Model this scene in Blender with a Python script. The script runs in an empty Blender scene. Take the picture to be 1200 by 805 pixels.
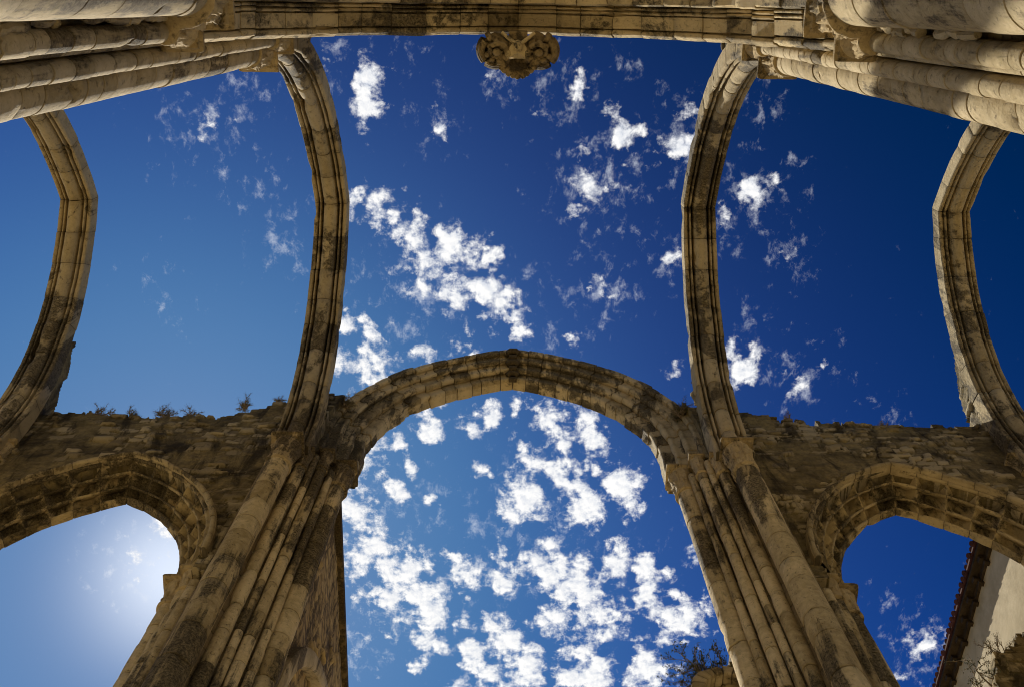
import bpy, bmesh, math, random
from mathutils import Vector, Matrix, noise
R = math.radians
random.seed(11)
SC = bpy.context.scene
COL = SC.collection

# ------------------------------------------------------------------ camera constants
ELEV, ROLL, FPX = R(72.6), R(0.8), 1258.0          # view elevation, roll, focal length in px of a 1200 px picture
SUN = Vector((-0.61, 1.0, 1.75)).normalized()       # towards the sun
GZ = -1.6                                           # ground level (camera eye is z = 0)

def sky_dir(u, v):
    """direction in the sky seen at a photo pixel (used only to lay out the cloud field on the sky)"""
    x, y = u - 600.0, 402.5 - v
    c, s = math.cos(ROLL), math.sin(ROLL)
    x, y = c * x - s * y, s * x + c * y
    r, up = x / FPX, y / FPX
    return Vector((r, math.cos(ELEV) - up * math.sin(ELEV), math.sin(ELEV) + up * math.cos(ELEV)))

# ------------------------------------------------------------------ materials
def new_mat(name):
    m = bpy.data.materials.new(name); m.use_nodes = True
    nt = m.node_tree; nt.nodes.clear()
    out = nt.nodes.new('ShaderNodeOutputMaterial')
    b = nt.nodes.new('ShaderNodeBsdfPrincipled')
    b.inputs['Roughness'].default_value = 0.9
    b.inputs['Specular IOR Level'].default_value = 0.2
    nt.links.new(b.outputs[0], out.inputs[0])
    return m, nt, b

class NT:
    def __init__(s, nt): s.nt = nt
    def n(s, typ, **kw):
        x = s.nt.nodes.new(typ)
        for k, v in kw.items(): setattr(x, k, v)
        return x
    def l(s, a, b): s.nt.links.new(a, b)
    def noise(s, vec, scale, detail=4, rough=0.55, dist=0.0):
        x = s.n('ShaderNodeTexNoise'); x.inputs['Scale'].default_value = scale
        x.inputs['Detail'].default_value = detail; x.inputs['Roughness'].default_value = rough
        x.inputs['Distortion'].default_value = dist
        if vec: s.l(vec, x.inputs['Vector'])
        return x.outputs['Fac']
    def ramp(s, fac, a, b, c0=(0, 0, 0, 1), c1=(1, 1, 1, 1)):
        x = s.n('ShaderNodeValToRGB'); e = x.color_ramp.elements
        e[0].position = a; e[1].position = b; e[0].color = c0; e[1].color = c1
        s.l(fac, x.inputs[0]); return x.outputs[0]
    def mix(s, fac, a, b, mode='MIX'):
        x = s.n('ShaderNodeMix', data_type='RGBA', blend_type=mode)
        for sock, val in ((x.inputs[0], fac), (x.inputs[6], a), (x.inputs[7], b)):
            if hasattr(val, 'links'): s.l(val, sock)
            else: sock.default_value = val if not isinstance(val, tuple) or len(val) == 4 else (*val, 1)
        return x.outputs[2]
    def math(s, op, a, b=None, c=None, clamp=False):
        x = s.n('ShaderNodeMath', operation=op, use_clamp=clamp)
        for i, val in enumerate((a, b, c)):
            if val is None: continue
            if hasattr(val, 'links'): s.l(val, x.inputs[i])
            else: x.inputs[i].default_value = val
        return x.outputs[0]
    def mapped(s, vec, scale):
        x = s.n('ShaderNodeMapping'); x.inputs['Scale'].default_value = scale
        s.l(vec, x.inputs['Vector']); return x.outputs[0]

def stone_mat(name, light, mid, dark, stain=0.5, streak=(2.2, 2.2, 0.5), bump=0.75, pit=0.6, tonew=0.5):
    m, nt, b = new_mat(name); t = NT(nt)
    geo = t.n('ShaderNodeNewGeometry'); P = geo.outputs['Position']
    at = t.n('ShaderNodeAttribute', attribute_name='blk')
    sep = t.n('ShaderNodeSeparateColor'); t.l(at.outputs['Color'], sep.inputs[0])
    tone, joint, wear = sep.outputs[0], sep.outputs[1], sep.outputs[2]
    n1 = t.noise(P, 1.3, 8, 0.62, 0.4)
    n2 = t.noise(P, 9.0, 8, 0.7)
    fac = t.math('ADD', t.math('MULTIPLY', n1, 0.75), t.math('MULTIPLY', tone, tonew))
    fac = t.math('ADD', fac, t.math('MULTIPLY', t.math('SUBTRACT', n2, 0.5), 1.0))
    rp = t.n('ShaderNodeValToRGB'); cr = rp.color_ramp
    cr.elements[0].position = 0.28; cr.elements[0].color = (*mid, 1)
    cr.elements[1].position = 0.86; cr.elements[1].color = (*light, 1)
    t.l(fac, rp.inputs[0]); col = rp.outputs[0]
    # dark lichen and soot in patches that run down the stone
    ns = t.noise(t.mapped(P, streak), 1.0, 9, 0.68, 0.9)
    nb = t.noise(P, 0.42, 4, 0.55)
    nv = t.noise(t.mapped(P, (7.0, 7.0, 0.28)), 1.0, 6, 0.6, 0.3)
    sfac = t.math('ADD', ns, t.math('MULTIPLY', t.math('SUBTRACT', nb, 0.5), 1.15))
    sfac = t.math('ADD', sfac, t.math('MULTIPLY', t.math('SUBTRACT', nv, 0.5), 0.55))
    sfac = t.math('ADD', sfac, t.math('MULTIPLY', wear, 0.13))
    sfac = t.math('ADD', sfac, t.math('MULTIPLY', t.math('SUBTRACT', n2, 0.5), 0.35))
    sfac = t.math('ADD', sfac, t.math('MULTIPLY', t.math('SUBTRACT', 0.5, tone), 0.11))
    lo = 0.66 - 0.28 * stain
    smask = t.ramp(sfac, lo, lo + 0.11)
    grain = t.ramp(t.noise(P, 26.0, 6, 0.75), 0.36, 0.6)
    smask2 = t.math('MULTIPLY', smask, t.math('MULTIPLY_ADD', grain, 0.45, 0.52))
    col = t.mix(smask2, col, dark)
    # small dark pits and ochre lichen dots
    pits = t.ramp(t.noise(P, 14.0, 6, 0.75, 0.8), 0.57, 0.66)
    col = t.mix(t.math('MULTIPLY', pits, 0.75 * pit), col, tuple(c * 0.6 for c in dark))
    lich = t.ramp(t.noise(P, 5.0, 6, 0.7), 0.6, 0.68)
    col = t.mix(t.math('MULTIPLY', lich, 0.35), col, (0.32, 0.25, 0.085))
    col = t.mix(t.math('MULTIPLY', joint, 0.8), col, (0.045, 0.034, 0.02))
    t.l(col, b.inputs['Base Color'])
    h = t.math('ADD', t.math('MULTIPLY', t.noise(P, 38.0, 6, 0.7), 0.35), t.math('MULTIPLY', n2, 0.9))
    h = t.math('SUBTRACT', h, t.math('MULTIPLY', pits, 0.35))
    bp = t.n('ShaderNodeBump'); bp.inputs['Strength'].default_value = bump; bp.inputs['Distance'].default_value = 0.05
    t.l(h, bp.inputs['Height']); t.l(bp.outputs[0], b.inputs['Normal'])
    return m

LIME = stone_mat('weathered_limestone', (0.76, 0.595, 0.315), (0.38, 0.280, 0.122), (0.042, 0.033, 0.018), 0.70, pit=0.9)
LIMEBLOCK = stone_mat('ashlar_voussoir_limestone', (0.62, 0.48, 0.25), (0.27, 0.20, 0.09), (0.045, 0.035, 0.019), 0.46, tonew=0.85)
LIMEDARK = stone_mat('stained_shade_limestone', (0.56, 0.43, 0.215), (0.25, 0.185, 0.082), (0.040, 0.031, 0.017), 0.74, tonew=0.7)  # weathering stain, deepened to paint shade that the side-arch hollows lack
LIMEPALE = stone_mat('pale_limestone', (0.62, 0.50, 0.295), (0.39, 0.298, 0.145), (0.085, 0.062, 0.03), 0.34)
LIMERIB = stone_mat('rib_limestone', (0.57, 0.445, 0.238), (0.355, 0.268, 0.128), (0.055, 0.041, 0.02), 0.38)
CARVED = stone_mat('carved_limestone', (0.62, 0.47, 0.24), (0.27, 0.195, 0.088), (0.045, 0.033, 0.017), 0.40)
DARKST = stone_mat('sooty_shade_limestone', (0.36, 0.265, 0.125), (0.19, 0.13, 0.055), (0.045, 0.033, 0.017), 0.58)  # dark stone; on pier cores its colour paints the shade between shafts

OCHRE = stone_mat('stained_ochre_render', (0.56, 0.40, 0.165), (0.34, 0.23, 0.085), (0.07, 0.05, 0.022), 0.10, (4.0, 4.0, 0.6), 0.22)

def rubble_mat():
    m, nt, b = new_mat('rubble_masonry'); t = NT(nt)
    geo = t.n('ShaderNodeNewGeometry'); P = geo.outputs['Position']
    at = t.n('ShaderNodeAttribute', attribute_name='blk')
    sep = t.n('ShaderNodeSeparateColor'); t.l(at.outputs['Color'], sep.inputs[0])
    tone, mort, cover = sep.outputs[0], sep.outputs[1], sep.outputs[2]
    n1 = t.noise(P, 11, 7, 0.7)
    stone = t.ramp(t.math('ADD', t.math('MULTIPLY', tone, 0.8), t.math('MULTIPLY', n1, 0.4)), 0.1, 1.0, (0.20, 0.152, 0.072, 1), (0.60, 0.48, 0.27, 1))
    plast = t.ramp(t.noise(P, 1.6, 8, 0.65, 0.5), 0.34, 0.66, (0.040, 0.029, 0.014, 1), (0.42, 0.315, 0.125, 1))
    plast = t.mix(t.math('MULTIPLY', t.ramp(n1, 0.4, 0.66), 0.5), plast, (0.045, 0.033, 0.018))
    edge = t.math('ADD', mort, t.math('MULTIPLY', t.math('SUBTRACT', t.noise(P, 16, 5, 0.7), 0.5), 0.9))
    fac = t.math('MAXIMUM', t.ramp(edge, 0.3, 0.62), cover)
    col = t.mix(fac, stone, plast)
    st = t.ramp(t.noise(t.mapped(P, (2.2, 2.2, 0.5)), 1.0, 8, 0.7, 0.8), 0.50, 0.62)
    col = t.mix(t.math('MULTIPLY', st, 0.85), col, (0.035, 0.027, 0.015))
    t.l(col, b.inputs['Base Color'])
    bp = t.n('ShaderNodeBump'); bp.inputs['Strength'].default_value = 0.7; bp.inputs['Distance'].default_value = 0.06
    t.l(t.math('ADD', n1, t.noise(P, 34, 5, 0.7)), bp.inputs['Height']); t.l(bp.outputs[0], b.inputs['Normal'])
    return m
RUBBLE = rubble_mat()

def plain_mat(name, c0, c1, scale=3.0, rough=0.9, bump=0.3):
    m, nt, b = new_mat(name); t = NT(nt)
    P = t.n('ShaderNodeNewGeometry').outputs['Position']
    f = t.noise(P, scale, 8, 0.65, 0.4)
    t.l(t.ramp(f, 0.32, 0.68, (*c0, 1), (*c1, 1)), b.inputs['Base Color'])
    b.inputs['Roughness'].default_value = rough
    bp = t.n('ShaderNodeBump'); bp.inputs['Strength'].default_value = bump; bp.inputs['Distance'].default_value = 0.03
    t.l(t.noise(P, scale * 6, 6, 0.7), bp.inputs['Height']); t.l(bp.outputs[0], b.inputs['Normal'])
    return m
PLASTER = plain_mat('aged_ochre_plaster', (0.40, 0.32, 0.18), (0.68, 0.57, 0.36), 1.0)
TILE = plain_mat('clay_roof_tile', (0.045, 0.018, 0.014), (0.13, 0.046, 0.032), 5.0)
WOOD = plain_mat('dark_eave_timber', (0.028, 0.019, 0.012), (0.07, 0.05, 0.03), 6.0)
TWIG = plain_mat('dry_twig', (0.14, 0.10, 0.06), (0.34, 0.26, 0.16), 20.0)
GREEN = plain_mat('dusty_green_leaf', (0.045, 0.06, 0.02), (0.13, 0.14, 0.05), 9.0)
LEAF = plain_mat('dry_leaf', (0.07, 0.065, 0.025), (0.22, 0.18, 0.075), 9.0)
GRAVEL = plain_mat('pale_sandy_paving', (0.50, 0.395, 0.235), (0.62, 0.51, 0.33), 2.0)
EARTH = plain_mat('dry_earth', (0.30, 0.24, 0.14), (0.42, 0.34, 0.2), 0.4)

# ------------------------------------------------------------------ object helpers
def tag(o, label=None, cat=None, group=None, kind=None):
    if label: o['label'] = label
    if cat: o['category'] = cat
    if group: o['group'] = group
    if kind: o['kind'] = kind
    return o

def thing(name, label, cat, loc, group=None):
    o = bpy.data.objects.new(name, None); COL.objects.link(o)
    o.location = loc; o.empty_display_size = 0.3
    return tag(o, label, cat, group)

def link(name, V, F, mat, parent=None, blk=None, smooth=True, recalc=True, sharp=42):
    """one mesh object; V is in world space, and is moved into the parent's space"""
    off = Vector((0, 0, 0))
    p = parent
    while p is not None: off += p.location; p = p.parent
    me = bpy.data.meshes.new(name)
    me.from_pydata([(v[0] - off.x, v[1] - off.y, v[2] - off.z) for v in V], [], F)
    if recalc:
        bm = bmesh.new(); bm.from_mesh(me)
        bmesh.ops.recalc_face_normals(bm, faces=bm.faces[:]); bm.to_mesh(me); bm.free()
    a = me.color_attributes.new('blk', 'FLOAT_COLOR', 'POINT')
    if blk is None: blk = [(0.5, 0, 0)] * len(V)
    flat = []
    for c in blk: flat += [c[0], c[1], c[2], 1.0]
    a.data.foreach_set('color', flat)
    if smooth:
        me.polygons.foreach_set('use_smooth', [True] * len(me.polygons))
        me.set_sharp_from_angle(angle=R(sharp))
    me.materials.append(mat); me.update()
    o = bpy.data.objects.new(name, me); COL.objects.link(o)
    if parent is not None: o.parent = parent
    return o

def nz(x, y, z, f=1.0, seed=0.0):
    return noise.noise(Vector((x * f + seed, y * f + seed * 0.7, z * f - seed)))

class MB:
    def __init__(s): s.V = []; s.F = []; s.B = []
    def add(s, V, F, b=None):
        o = len(s.V); s.V += V; s.F += [tuple(i + o for i in f) for f in F]
        s.B += b if b else [(0.5, 0, 0)] * len(V)
    def box(s, x0, x1, y0, y1, z0, z1, b=(0.5, 0, 0), M=None):
        V = [Vector((x, y, z)) for z in (z0, z1) for y in (y0, y1) for x in (x0, x1)]
        if M: V = [M @ v for v in V]
        s.add(V, [(0, 2, 3, 1), (4, 5, 7, 6), (0, 1, 5, 4), (2, 6, 7, 3), (0, 4, 6, 2), (1, 3, 7, 5)], [b] * 8)
    def tube(s, pts, rads, n=5, b=(0.5, 0, 0)):
        V = []; F = []
        for i, p in enumerate(pts):
            d = (pts[min(i + 1, len(pts) - 1)] - pts[max(i - 1, 0)])
            d = d.normalized() if d.length > 1e-6 else Vector((0, 0, 1))
            a = d.orthogonal().normalized(); c = d.cross(a)
            for k in range(n):
                q = 2 * math.pi * k / n
                V.append(p + (a * math.cos(q) + c * math.sin(q)) * rads[i])
        for i in range(len(pts) - 1):
            for k in range(n):
                F.append((i * n + k, i * n + (k + 1) % n, (i + 1) * n + (k + 1) % n, (i + 1) * n + k))
        F.append(tuple(range(n))[::-1]); F.append(tuple(range((len(pts) - 1) * n, len(pts) * n)))
        s.add(V, F, [b] * len(V))
    def ball(s, c, rx, ry, rz, n=10, m=7, b=(0.5, 0, 0), amp=0.0, M=None):
        V = []; F = []
        for i in range(m + 1):
            th = math.pi * i / m
            for k in range(n):
                q = 2 * math.pi * k / n
                d = Vector((math.sin(th) * math.cos(q) * rx, math.sin(th) * math.sin(q) * ry, math.cos(th) * rz))
                if M: d = M @ d
                p = Vector(c) + d
                if amp: p += d.normalized() * amp * nz(p.x, p.y, p.z, 8)
                V.append(p)
        for i in range(m):
            for k in range(n):
                F.append((i * n + k, i * n + (k + 1) % n, (i + 1) * n + (k + 1) % n, (i + 1) * n + k))
        s.add(V, F, [b] * len(V))
    def build(s, name, mat, parent=None, **kw): return link(name, s.V, s.F, mat, parent, s.B, **kw)

# ------------------------------------------------------------------ stone shafts, capitals, bases
def shaft(parent, x, y, r, z0, z1, mat=LIME, n=22, rough=1.0, name='shaft', hmin=0.4, hmax=0.95):
    """a round shaft laid up in drums: joints, worn arrises and slightly uneven drums are modelled"""
    V = []; F = []; B = []
    z = z0; rings = []
    while z < z1 - 0.05:
        h = random.uniform(hmin, hmax)
        if z + h > z1 - 0.2: h = z1 - z
        tone = random.random(); wear = random.random() ** 2 if random.random() < 0.45 else 0
        dr = random.uniform(-0.005, 0.005) * rough; dx = random.gauss(0, 0.0025) * rough; dy = random.gauss(0, 0.0025) * rough
        g = 0.013
        k = max(2, int(h / 0.16))
        rings.append((z, r - random.uniform(0.014, 0.030), 0, 0, tone, 1, wear))
        for i in range(k + 1):
            f = i / k
            zz = z + g + (h - 2 * g) * f
            rr = r + dr
            rings.append((zz, rr, dx, dy, tone, 0.15 if i in (0, k) else 0, wear))
        z += h
    rings.append((z1, r - 0.02, 0, 0, 0.5, 1, 0))
    for (zz, rr, dx, dy, tone, j, w) in rings:
        for k in range(n):
            q = 2 * math.pi * k / n
            cx, cy = math.cos(q), math.sin(q)
            px, py = x + cx * rr, y + cy * rr
            e = nz(px, py, zz, 0.9) * 0.005 + nz(px, py, zz, 8.0) * 0.003
            chip = nz(px, py, zz, 2.6, 31.0)
            if chip > 0.40: e -= (chip - 0.40) * (0.10 + (0.25 if j > 0 else 0)) * (0.4 + abs(nz(px, py, zz, 13, 3)))
            e *= rough * min(1.0, r / 0.18)
            V.append((px + cx * e + dx, py + cy * e + dy, zz)); B.append((tone, j, w))
    m = len(rings)
    for i in range(m - 1):
        for k in range(n):
            F.append((i * n + k, i * n + (k + 1) % n, (i + 1) * n + (k + 1) % n, (i + 1) * n + k))
    F.append(tuple(range(n))[::-1]); F.append(tuple(range((m - 1) * n, m * n)))
    return link(name, V, F, mat, parent, B)

def slab(parent, x, y, half, z0, z1, mat, name='abacus', prof=None, seg=9):
    """a square moulded slab with worn edges"""
    prof = prof or [(0.70, 0.0), (0.80, 0.03), (0.86, 0.34), (0.97, 0.46), (1.0, 0.5), (1.0, 0.97), (0.97, 1.0)]
    V = []; F = []; B = []; n = seg * 4; tone = random.random() * 0.6
    for (sc, hz) in prof:
        h = half * sc; zz = z0 + (z1 - z0) * hz
        for k in range(n):
            side, f = divmod(k, seg); f = -1 + 2 * f / seg
            px, py = [(f, -1), (1, f), (-f, 1), (-1, -f)][side]
            wx, wy = x + px * h, y + py * h
            e = 1 - 0.05 * max(0, nz(wx, wy, zz, 5.0, 3)) - (0.07 if abs(f) > 0.95 else 0) * max(0, nz(wx, wy, zz, 3, 9) + 0.3)
            V.append((x + px * h * e, y + py * h * e, zz + nz(wx, wy, zz, 4) * 0.006)); B.append((tone, 0, 0.2))
    m = len(prof)
    for i in range(m - 1):
        for k in range(n):
            F.append((i * n + k, i * n + (k + 1) % n, (i + 1) * n + (k + 1) % n, (i + 1) * n + k))
    F.append(tuple(range(n))[::-1]); F.append(tuple(range((m - 1) * n, m * n)))
    return link(name, V, F, mat, parent, B, sharp=30)

def capital(parent, x, y, r, ztop, h=0.72, half=None, leaves=7, mat=CARVED, abt=0.11):
    """foliage capital: necking ring, flaring bell with two tiers of curling leaves, square moulded abacus"""
    half = half or r * 1.6
    zb, zt = ztop - h, ztop - abt + 0.01
    V = []; F = []; B = []; n = leaves * 12; m = 34
    ph = random.random() * 6
    for i in range(m + 1):
        f = i / m; zz = zb + (zt - zb) * f
        bell = r * (1.0 + 0.02) + (half * 0.84 - r) * f ** 2.6
        if f < 0.10: bell = r * 1.0 + 0.035 * math.sin(math.pi * min(1, f / 0.10)) + 0.005
        for k in range(n):
            q = 2 * math.pi * k / n
            leaf = 0
            for (f0, f1, off, amp) in ((0.12, 0.56, 0, 0.38), (0.42, 0.92, math.pi / leaves, 0.34)):
                if f0 < f < f1:
                    g = (f - f0) / (f1 - f0)
                    w = max(0.0, math.cos(leaves * (q + off) + ph)) ** 0.6
                    width = 1 - 0.55 * g
                    body = w if w > 1 - width else 0.15 * w
                    curl = 0.25 + 0.75 * g ** 2.2 if g < 0.9 else 0.6 * (1 - g) / 0.1 + 0.2
                    vein = 1 - 0.35 * abs(math.sin(leaves * 2.5 * q + 9 * f))
                    leaf = max(leaf, amp * r * body * curl * vein)
            px, py = x + math.cos(q) * bell, y + math.sin(q) * bell
            e = leaf + 0.05 * r * nz(px, py, zz, 9) + 0.05 * r * nz(px, py, zz, 24) * (f > 0.12)
            V.append((x + math.cos(q) * (bell + e), y + math.sin(q) * (bell + e), zz - 0.25 * leaf))
            B.append((0.6, 0, 0.25))
    for i in range(m):
        for k in range(n):
            F.append((i * n + k, i * n + (k + 1) % n, (i + 1) * n + (k + 1) % n, (i + 1) * n + k))
    F.append(tuple(range(n))[::-1]); F.append(tuple(range(m * n, (m + 1) * n)))
    c = link('capital', V, F, mat, parent, B, sharp=38)
    slab(c, x, y, half, ztop - abt, ztop, mat)
    return c

def prism(parent, name, pts, z0, z1, mat, dz=0.28, amp=0.02):
    """upright prism of ashlar (pts = plan outline), divided so that it can be worn"""
    P = []
    for i, a in enumerate(pts):
        b = pts[(i + 1) % len(pts)]
        L = math.dist(a, b); k = max(1, int(L / 0.14))
        for j in range(k): P.append((a[0] + (b[0] - a[0]) * j / k, a[1] + (b[1] - a[1]) * j / k))
    n = len(P); zs = []; course = []
    z = z0; c = 0
    while z < z1 - 1e-6:
        h = random.uniform(0.38, 0.62)
        if z + h > z1 - 0.2: h = z1 - z
        tone = random.random()
        zs += [(z, -0.02, tone, 0.9), (z + 0.02, 0, tone, 0), (z + h / 2, 0.004, tone, 0), (z + h - 0.02, 0, tone, 0)]
        z += h
    zs.append((z1, 0, 0.5, 0))
    cx = sum(p[0] for p in P) / n; cy = sum(p[1] for p in P) / n
    V = []; B = []; F = []
    for (zz, g, tone, j) in zs:
        for (px, py) in P:
            d = Vector((px - cx, py - cy)); d.normalize()
            e = g + nz(px, py, zz, 2.0, 5) * amp + nz(px, py, zz, 7.0) * amp * 0.5
            V.append((px + d.x * e, py + d.y * e, zz)); B.append((tone, j, 0.15))
    for i in range(len(zs) - 1):
        for k in range(n):
            F.append((i * n + k, i * n + (k + 1) % n, (i + 1) * n + (k + 1) % n, (i + 1) * n + k))
    F.append(tuple(range(n))[::-1]); F.append(tuple(range((len(zs) - 1) * n, len(zs) * n)))
    return link(name, V, F, mat, parent, B)

# ------------------------------------------------------------------ arches
def arc(cx, cy, r, a0, a1, n=7):
    return [(cx + r * math.cos(R(a0 + (a1 - a0) * i / n)), cy + r * math.sin(R(a0 + (a1 - a0) * i / n)), 0) for i in range(n + 1)]

def arch_mesh(plane, cx, cy, z0, a, rise, prof, stilt=0.0, blocks=11, seed=1, amp=0.010, web=0.0, hinge=0.03, jit=0.01, cf=0.2):
    """pointed arch: profile (w, rad, hollow) swept up both haunches, cut into voussoirs with open joints.
    plane 'x': spans along x and w runs along y; plane 'y': spans along y and w runs along x."""
    rnd = random.Random(seed)
    r = (a * a + rise * rise) / (2 * a); c = r - a
    # densify the profile
    P = []
    for i, p in enumerate(prof):
        q = prof[(i + 1) % len(prof)]
        L = math.dist(p[:2], q[:2]); k = max(1, int(L / 0.09))
        for j in range(k):
            f = j / k
            P.append((p[0] + (q[0] - p[0]) * f, p[1] + (q[1] - p[1]) * f, p[2] if j == 0 else max(p[2], q[2]) * (1 if p[2] and q[2] else 0)))
    n = len(P)
    # inward normals of the outline
    area = sum(P[i][0] * P[(i + 1) % n][1] - P[(i + 1) % n][0] * P[i][1] for i in range(n))
    sg = 1 if area > 0 else -1
    N = []
    for i in range(n):
        p, q = P[i - 1], P[(i + 1) % n]
        t = Vector((q[0] - p[0], q[1] - p[1]))
        t = t.normalized() if t.length > 1e-9 else Vector((1, 0))
        N.append((-t.y * sg, t.x * sg))
    wlo = min(p[0] for p in P); wsp = max(p[0] for p in P) - wlo + 1e-6
    V = []; F = []; B = []
    for side in (-1, 1):
        rings = []
        bl = []
        t = -stilt
        if stilt > 0.3:
            ks = max(1, round(stilt / 0.6))
            bl += [(-stilt + stilt * i / ks, -stilt + stilt * (i + 1) / ks) for i in range(ks)]
        elif stilt > 0: bl.append((-stilt, 0))
        cuts = [0] + sorted((i + rnd.uniform(-0.2, 0.2)) / blocks for i in range(1, blocks)) + [1]
        bl += [(cuts[i], cuts[i + 1]) for i in range(blocks)]
        L = r * math.acos(c / r)
        for (t0, t1) in bl:
            ln = (t1 - t0) * (L if t0 >= 0 else 1)
            g = 0.012 / (L if t0 >= 0 else 1)
            tone = rnd.random(); wear = rnd.random() ** 2 if rnd.random() < 0.5 else 0
            jw, jr = rnd.gauss(0, jit), rnd.gauss(0, jit)
            k = max(2, int(ln / 0.13))
            rings.append((t0, hinge, tone, 1, 0, 0, wear, 0))
            for i in range(k + 1):
                f = i / k
                rings.append((t0 + g + (t1 - t0 - 2 * g) * f, 0.002 if i in (0, k) else 0, tone, 0.2 if i in (0, k) else 0, jw, jr, wear, math.sin(math.pi * f) ** 0.35))
        rings.append((1.0, hinge, 0.5, 1, 0, 0, 0, 0))
        base = len(V)
        for (t, sh, tone, jn, jw, jr, wear, hol) in rings:
            for i, (w, rad, hl) in enumerate(P):
                w += N[i][0] * sh + jw; rad += N[i][1] * sh + jr
                if hl and web: w += N[i][0] * web * hol * hl; rad += N[i][1] * web * hol * hl
                rr = r + rad
                if t <= 0: h, z = a + rad, z0 + t
                else:
                    th = t * math.acos(min(1, c / rr))
                    h, z = -c + rr * math.cos(th), z0 + rr * math.sin(th)
                p = Vector((cx + side * h, cy + w, z)) if plane == 'x' else Vector((cx + w, cy + side * h, z))
                e = nz(p.x, p.y, p.z, 2.2, seed) * amp + nz(p.x, p.y, p.z, 7.5, seed) * amp * 0.6
                chip = nz(p.x, p.y, p.z, 1.9, seed + 40)
                if chip > 0.36: e -= (chip - 0.36) * cf * (0.3 + 1.2 * abs(nz(p.x, p.y, p.z, 9, 3)))
                ow, orad = -N[i][0] * e, -N[i][1] * e
                if t <= 0: dh, dz = orad, 0
                else: dh, dz = orad * math.cos(th), orad * math.sin(th)
                p += Vector((side * dh, ow, dz)) if plane == 'x' else Vector((ow, side * dh, dz))
                V.append(p); B.append(((tone * 7.13 + 0.37 * int(4 * (P[i][0] - wlo) / wsp)) % 1.0 if plane == 'x' else tone, jn * 1.0 if not (web and hl) else 0.1, wear))
        m = len(rings)
        for i in range(m - 1):
            for k in range(n):
                F.append((base + i * n + k, base + i * n + (k + 1) % n, base + (i + 1) * n + (k + 1) % n, base + (i + 1) * n + k))
        F.append(tuple(base + k for k in range(n))[::-1]); F.append(tuple(base + (m - 1) * n + k for k in range(n)))
    return V, F, B

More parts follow.
